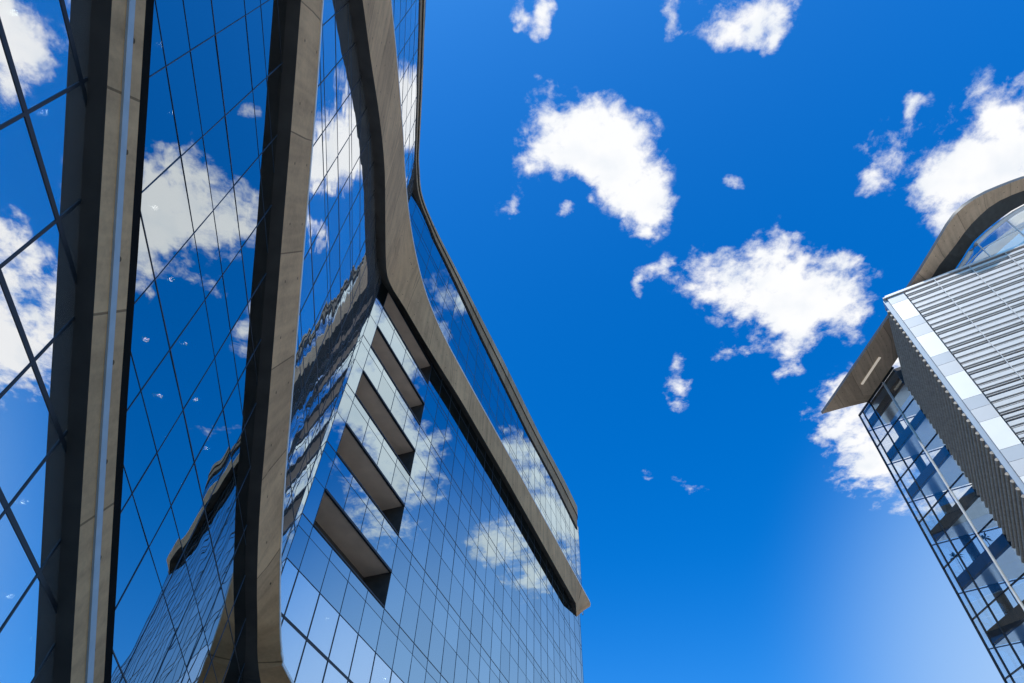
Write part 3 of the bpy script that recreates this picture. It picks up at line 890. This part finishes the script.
# curved clerestory under the swept part
cl = MB(); fr = MB(); ks = list(range(6, len(D)))
Db = [d_ for d_ in D]
for k in ks[:-1]:
    a, b = D[k], D[k + 1]
    q = [Vector((a.x, a.y, 44.9 + EYE)), Vector((b.x, b.y, 44.9 + EYE)), b + Zv * -0.06, a + Zv * -0.06]
    cl.face(q); 
off = Vector((npn.x, npn.y, 0)) * 0.08
fr.tube([D[k] + Zv * -0.42 + off for k in ks], 0.17, 8)
GC = glass('glass_clerestory', (0.9, 0.95, 1.0), None, base=0.18, trans=(0.75, 0.85, 0.92))
cw2 = fr.build('clerestory_frame', M['white_mullion'], right, smooth=True)
cl.build('glass_pane', GC, cw2)
for px in [(1003, 236), (957, 258)]:
    pass
for k in (9, 13, 17):
    a = D[k]; mb = MB(); mb.box(Vector((a.x, a.y, 44.9 + EYE)) + off * 0.4, v3(pd, 0.08), v3(npn, 0.08), (0, 0, a.z - 44.9 - EYE - 0.3)); mb.build('mullion', M['white_mullion'], cw2)
# a transom sweeping across the clerestory
tp = MB(); tp.tube([Vector((D[k].x, D[k].y, (D[k].z + 44.9 + EYE) / 2 + 0.3)) + off * 0.6 for k in ks], 0.06, 6); tp.build('transom', M['white_mullion'], cw2)
bw = MB(); kk = [D[k].xy + qd * 1.6 for k in ks]
for k in range(len(kk) - 1):
    bw.face([Vector((kk[k].x, kk[k].y, 44.8 + EYE)), Vector((kk[k + 1].x, kk[k + 1].y, 44.8 + EYE)), Vector((kk[k + 1].x, kk[k + 1].y, D[ks[k + 1]].z)), Vector((kk[k].x, kk[k].y, D[ks[k]].z))])
bw.build('inner_wall', M['panel_light'], right)

# plants on the office floors, seen against the light
def plant(x, y, label, size, back=1.3):
    v = ray(x, y); base = C0 - ng * back
    t = base.dot(ng) / (v.x * ng.x + v.y * ng.y)
    p = v * t
    fl = [b + 1.02 for b in bottoms if b + 1.02 < p.z]; zf = max(fl) + EYE
    hgt = (p.z + EYE - zf) * TS
    root = empty('potted_plant', label, 'plant'); root.location = (p.x * TS, p.y * TS, (zf - EYE) * TS + EYE); root['group'] = 'plants in the tower windows'
    mb = MB(); mb.tube([Vector((0, 0, 0.003)), Vector((0, 0, 0.05)), Vector((0, 0, 0.42))], [0.16, 0.17, 0.22], 12); mb.build('pot', M['pot'], root)
    st = MB()
    st.tube([Vector((0, 0, 0.38)), Vector((0.03, 0.02, 0.38 + (hgt - 0.38) * 0.5)), Vector((0.0, 0.0, hgt))], [0.035, 0.028, 0.02], 6); st.build('stem', M['leaf'], root)
    lf = MB(); rnd = random.Random(int(x))
    for k in range(22):
        a = rnd.uniform(0, 6.28); el = rnd.uniform(-0.2, 1.2); ln = size * TS * rnd.uniform(0.6, 1.0)
        d1 = Vector((math.cos(a) * math.cos(el), math.sin(a) * math.cos(el), math.sin(el))); sd = Vector((-math.sin(a), math.cos(a), 0)) * 0.045
        o = Vector((0, 0, hgt)); m_ = o + d1 * ln * 0.55; e_ = o + d1 * ln + Vector((0, 0, -0.25 * ln))
        dn = Vector((0, 0, -0.012))
        lf.face([o - sd * 0.3, m_ - sd, m_ + sd, o + sd * 0.3]); lf.face([m_ - sd, e_, m_ + sd])
        lf.face([o + sd * 0.3 + dn, m_ + sd + dn, m_ - sd + dn, o - sd * 0.3 + dn]); lf.face([m_ + sd + dn, e_, m_ - sd + dn])
    lf.build('leaves', M['leaf'], root)
plant(956, 557, 'spiky potted plant behind the clear glass corner, in the lower left pane', 0.7)
plant(985, 538, 'potted plant behind the clear glass, close beside the dark fins', 0.6)

# ------------------------------------------------------------------ ground
def sheet(name, poly, z, m, th=None):
    mb = MB()
    if th: mb.prism(poly, z, z + th)
    else: mb.face([Vector((p[0], p[1], z)) for p in poly], 0, [(p[0], p[1]) for p in poly])
    o = mb.build(name, m); o['kind'] = 'structure'; return o
M['ground'] = plain('ground_paving', (0.45, 0.40, 0.34), 0.9, var=0.15, scale=0.5)
M['asphalt'] = plain('asphalt', (0.06, 0.058, 0.055), 0.95, var=0.2, scale=2.0)
M['pave'] = plain('pavement_slabs', (0.36, 0.33, 0.28), 0.9, var=0.12, scale=1.0)
sheet('ground', [(-1500, -1500), (1500, -1500), (1500, 1500), (-1500, 1500)], 0.0, M['ground'])
def strip(c0, c1, y0=-120, y1=200):
    b0, b1 = Wd * y0, Wd * y1; r = perp(Wd)
    return [b0 + r * c0, b0 + r * c1, b1 + r * c1, b1 + r * c0]
road = [tuple(p) for p in strip(7, 14)]
sheet('road', road, 0.004, M['asphalt'])
for a, b in ((4.5, 7), (14, 17)):
    mb = MB(); mb.prism(strip(a, b), 0.002, 0.13); o = mb.build('pavement', M['pave']); o['kind'] = 'structure'

# ------------------------------------------------------------------ sky, clouds, sun
SUN_AZ, SUN_EL = -152.0, 56.0
sd = Vector((math.sin(R(SUN_AZ)) * math.cos(R(SUN_EL)), math.cos(R(SUN_AZ)) * math.cos(R(SUN_EL)), math.sin(R(SUN_EL))))
sun_d = bpy.data.lights.new('sun', 'SUN'); sun_d.energy = 3.6; sun_d.angle = R(0.5); sun_d.color = (1.0, 0.94, 0.88)
sun = bpy.data.objects.new('sun', sun_d); COL.objects.link(sun)
sun.rotation_euler = sd.to_track_quat('Z', 'Y').to_euler()

wd = bpy.data.worlds.new('World'); scn.world = wd; wd.use_nodes = True
nt = wd.node_tree; nt.nodes.clear()
out = nt.nodes.new('ShaderNodeOutputWorld'); bg = N(nt, 'ShaderNodeBackground', Strength=0.15)
L(nt, bg.outputs[0], out.inputs[0])
sky = nt.nodes.new('ShaderNodeTexSky'); sky.sky_type = 'NISHITA'; sky.sun_disc = False
sky.sun_elevation = R(SUN_EL); sky.sun_rotation = R(SUN_AZ); sky.altitude = 300; sky.air_density = 1.0; sky.dust_density = 1.6; sky.ozone_density = 2.0
tc = nt.nodes.new('ShaderNodeTexCoord'); sep = N(nt, 'ShaderNodeSeparateXYZ'); L(nt, tc.outputs['Generated'], sep.inputs[0])
zc = math_(nt, 'MAXIMUM', sep.outputs[2], 0.06)
cmb = N(nt, 'ShaderNodeCombineXYZ')
L(nt, math_(nt, 'DIVIDE', sep.outputs[0], zc), cmb.inputs[0]); L(nt, math_(nt, 'DIVIDE', sep.outputs[1], zc), cmb.inputs[1])
UV = cmb.outputs[0]                            # position on a flat cloud deck
# warp
wn = N(nt, 'ShaderNodeTexNoise', Scale=5.0, Detail=3.0); L(nt, UV, wn.inputs['Vector'])
sub = nt.nodes.new('ShaderNodeVectorMath'); sub.operation = 'SUBTRACT'; L(nt, wn.outputs['Color'], sub.inputs[0]); sub.inputs[1].default_value = (0.5, 0.5, 0.5)
sc_ = nt.nodes.new('ShaderNodeVectorMath'); sc_.operation = 'SCALE'; L(nt, sub.outputs[0], sc_.inputs[0]); sc_.inputs['Scale'].default_value = 0.10
add0 = nt.nodes.new('ShaderNodeVectorMath'); add0.operation = 'ADD'; L(nt, UV, add0.inputs[0]); L(nt, sc_.outputs[0], add0.inputs[1])
wn2 = N(nt, 'ShaderNodeTexNoise', Scale=17.0, Detail=4.0); L(nt, UV, wn2.inputs['Vector'])
sub2 = nt.nodes.new('ShaderNodeVectorMath'); sub2.operation = 'SUBTRACT'; L(nt, wn2.outputs['Color'], sub2.inputs[0]); sub2.inputs[1].default_value = (0.5, 0.5, 0.5)
sc2 = nt.nodes.new('ShaderNodeVectorMath'); sc2.operation = 'SCALE'; L(nt, sub2.outputs[0], sc2.inputs[0]); sc2.inputs['Scale'].default_value = 0.055
add = nt.nodes.new('ShaderNodeVectorMath'); add.operation = 'ADD'; L(nt, add0.outputs[0], add.inputs[0]); L(nt, sc2.outputs[0], add.inputs[1])
UVW = add.outputs[0]
def deck(x, y):
    v = ray(x, y); return Vector((v.x / v.z, v.y / v.z))
field = None
def blob(x, y, rx, ry, ang=0.0, wgt=1.0):
    """one puff on the cloud deck: an ellipse, given by where it stands in the view"""
    global field
    c0 = deck(x, y); ca, sa = math.cos(R(ang)), math.sin(R(ang))
    j1 = (deck(x + ca * 4, y + sa * 4) - c0) / 4 * rx; j2 = (deck(x - sa * 4, y + ca * 4) - c0) / 4 * ry
    det = j1.x * j2.y - j1.y * j2.x
    r1 = Vector((j2.y, -j2.x)) / det; r2 = Vector((-j1.y, j1.x)) / det
    s = nt.nodes.new('ShaderNodeVectorMath'); s.operation = 'SUBTRACT'; L(nt, UVW, s.inputs[0]); s.inputs[1].default_value = (c0.x, c0.y, 0)
    comp = []
    for r in (r1, r2):
        d = nt.nodes.new('ShaderNodeVectorMath'); d.operation = 'DOT_PRODUCT'; L(nt, s.outputs[0], d.inputs[0]); d.inputs[1].default_value = (r.x, r.y, 0); comp.append(d.outputs['Value'])
    q = math_(nt, 'SQRT', math_(nt, 'ADD', math_(nt, 'MULTIPLY', comp[0], comp[0]), math_(nt, 'MULTIPLY', comp[1], comp[1])))
    f = math_(nt, 'MULTIPLY', math_(nt, 'EXPONENT', math_(nt, 'MULTIPLY', math_(nt, 'MULTIPLY', q, q), -1.0)), wgt)
    field = f if field is None else math_(nt, 'ADD', field, f)
BL = [(560, 112, 28, 20, 30), (545, 145, 30, 22, -30, 0.7), (575, 140, 30, 26, 0, 0.8), (612, 160, 40, 34, 45), (640, 200, 26, 32, 0), (652, 226, 16, 16, 0), (527, 160, 18, 9, -30, 0.7), (590, 120, 20, 16, 0, 0.8), (622, 148, 26, 24, 0, 0.8), (596, 160, 22, 20, 0, 0.7), (578, 168, 24, 20, 0, 0.8), (606, 192, 22, 22, 0, 0.8), (662, 205, 16, 20, 0, 0.7),
      (712, 278, 32, 28, 0), (755, 285, 38, 36, 0), (772, 250, 20, 22, 0), (815, 290, 42, 32, 0), (845, 318, 30, 20, 0), (778, 345, 22, 36, 0), (735, 357, 16, 10, 0), (795, 318, 42, 26, 0), (850, 262, 15, 14, 0, 0.9),
      (862, 448, 40, 36, 40), (838, 420, 24, 22, 0), (850, 392, 20, 20, 0), (885, 470, 34, 26, 0),
      (985, 165, 58, 50, 0), (1030, 130, 56, 48, 0), (945, 180, 26, 34, 0), (1060, 200, 60, 60, 0), (1080, 260, 60, 60, 0), (1045, 300, 50, 50, 0), (1125, 340, 60, 46, 0), (1020, 225, 50, 40, 0), (1000, 100, 26, 18, 0),
      (882, 150, 22, 24, 20), (905, 116, 10, 18, 10), (870, 172, 16, 14, 0), (909, 98, 12, 9, 0),
      (900, 350, 16, 22, 0), (906, 396, 30, 26, 0), (918, 440, 34, 26, 0), (925, 340, 16, 16, 0),
      (752, 8, 42, 24, 0), (730, 28, 18, 14, 0), (770, 42, 9, 12, 0), (674, 14, 13, 20, 25), (543, 8, 9, 20, 5), (520, 8, 10, 9, 0),
      (738, 190, 13, 10, 0), (681, 384, 11, 22, 0), (655, 278, 18, 8, 0, 0.75), (641, 290, 8, 10, 0, 0.6), (509, 197, 16, 9, -35), (583, 208, 7, 7, 0),
      (960, 452, 30, 26, 0), (1000, 440, 34, 26, 0), (940, 500, 34, 20, 0), (985, 490, 26, 22, 0),
      (650, 472, 8, 6, 0, 0.5), (690, 487, 18, 6, 20, 0.48), (560, 215, 8, 6, 0, 0.7),
      # clouds outside the frame that the street still sees
      (300, 300, 60, 50, 0), (100, 200, 90, 70, 0), (200, 560, 90, 60, 0), (420, 760, 120, 60, 0), (700, -250, 120, 80, 0), (300, -200, 110, 80, 0)]
for b_ in BL: blob(*b_)
n1 = N(nt, 'ShaderNodeTexNoise', Scale=7.0, Detail=13.0, Roughness=0.60, Distortion=0.1); L(nt, UV, n1.inputs['Vector'])
n2 = N(nt, 'ShaderNodeTexNoise', Scale=30.0, Detail=9.0, Roughness=0.62, Distortion=0.2); L(nt, UV, n2.inputs['Vector'])
nsum = math_(nt, 'ADD', math_(nt, 'MULTIPLY', math_(nt, 'SUBTRACT', n1.outputs['Fac'], 0.5), 5.6), math_(nt, 'MULTIPLY', math_(nt, 'SUBTRACT', n2.outputs['Fac'], 0.5), 4.4))
fld = math_(nt, 'MINIMUM', field, 2.0)
gate = N(nt, 'ShaderNodeMapRange', interpolation_type='SMOOTHSTEP'); L(nt, field, gate.inputs[0]); gate.inputs[1].default_value = 0.03; gate.inputs[2].default_value = 0.30
raw = math_(nt, 'ADD', math_(nt, 'MULTIPLY', fld, 1.65), math_(nt, 'ADD', math_(nt, 'MULTIPLY', nsum, gate.outputs[0]), -1.0))
mr = N(nt, 'ShaderNodeMapRange', interpolation_type='SMOOTHSTEP'); L(nt, raw, mr.inputs[0]); mr.inputs[1].default_value = -0.55; mr.inputs[2].default_value = 1.5
dens = mr.outputs[0]
n4 = N(nt, 'ShaderNodeTexNoise', Scale=12.0, Detail=4.0, Roughness=0.5); L(nt, UV, n4.inputs['Vector'])
# graded sky
hs = N(nt, 'ShaderNodeHueSaturation', Saturation=1.5, Value=1.35); L(nt, sky.outputs[0], hs.inputs['Color'])
tn = N(nt, 'ShaderNodeMix', data_type='RGBA', blend_type='MULTIPLY'); tn.inputs[0].default_value = 1.0
L(nt, hs.outputs[0], tn.inputs[6]); tn.inputs[7].default_value = (0.42, 1.02, 1.24, 1)
hz_d = nt.nodes.new('ShaderNodeVectorMath'); hz_d.operation = 'DOT_PRODUCT'; L(nt, tc.outputs['Generated'], hz_d.inputs[0])
hz_d.inputs[1].default_value = (math.sin(R(49)) * math.cos(R(20)), math.cos(R(49)) * math.cos(R(20)), math.sin(R(20)))
hz_a = N(nt, 'ShaderNodeMapRange', interpolation_type='SMOOTHSTEP'); L(nt, hz_d.outputs['Value'], hz_a.inputs[0]); hz_a.inputs[1].default_value = 0.88; hz_a.inputs[2].default_value = 1.0
hz_e = N(nt, 'ShaderNodeMapRange', interpolation_type='SMOOTHSTEP'); L(nt, sep.outputs[2], hz_e.inputs[0]); hz_e.inputs[1].default_value = 0.60; hz_e.inputs[2].default_value = 0.10
hz_f = math_(nt, 'MINIMUM', math_(nt, 'ADD', math_(nt, 'MULTIPLY', math_(nt, 'POWER', hz_a.outputs[0], 1.6), 0.56), math_(nt, 'MULTIPLY', hz_e.outputs[0], 0.30)), 0.95)
hz0 = N(nt, 'ShaderNodeMix', data_type='RGBA'); L(nt, math_(nt, 'MINIMUM', math_(nt, 'MULTIPLY', hz_f, 1.5), 1.0), hz0.inputs[0]); L(nt, tn.outputs[2], hz0.inputs[6]); hz0.inputs[7].default_value = (0.5, 2.3, 5.8, 1)
hzm = N(nt, 'ShaderNodeMix', data_type='RGBA'); L(nt, math_(nt, 'POWER', hz_f, 1.7), hzm.inputs[0]); L(nt, hz0.outputs[2], hzm.inputs[6]); hzm.inputs[7].default_value = (4.6, 5.7, 6.8, 1)
ccol = ramp(nt, n4.outputs['Fac'], [(0.30, (5.7, 6.0, 6.4)), (0.52, (6.6, 6.65, 6.75)), (0.75, (6.75, 6.75, 6.8))])
mx = N(nt, 'ShaderNodeMix', data_type='RGBA'); L(nt, dens, mx.inputs[0]); L(nt, hzm.outputs[2], mx.inputs[6]); L(nt, ccol, mx.inputs[7])
L(nt, mx.outputs[2], bg.inputs['Color'])

# ------------------------------------------------------------------ render settings
vs = scn.view_settings
scn.display_settings.display_device = 'sRGB'
vs.view_transform = 'Standard'; vs.look = 'None'; vs.gamma = 1.0; vs.use_curve_mapping = False; vs.exposure = 0.0
scn.render.engine = 'CYCLES'
cy = scn.cycles
cy.use_denoising = True
cy.max_bounces = 12; cy.glossy_bounces = 6; cy.transparent_max_bounces = 24; cy.diffuse_bounces = 4
cy.caustics_reflective = True
cy.sample_clamp_indirect = 6.0
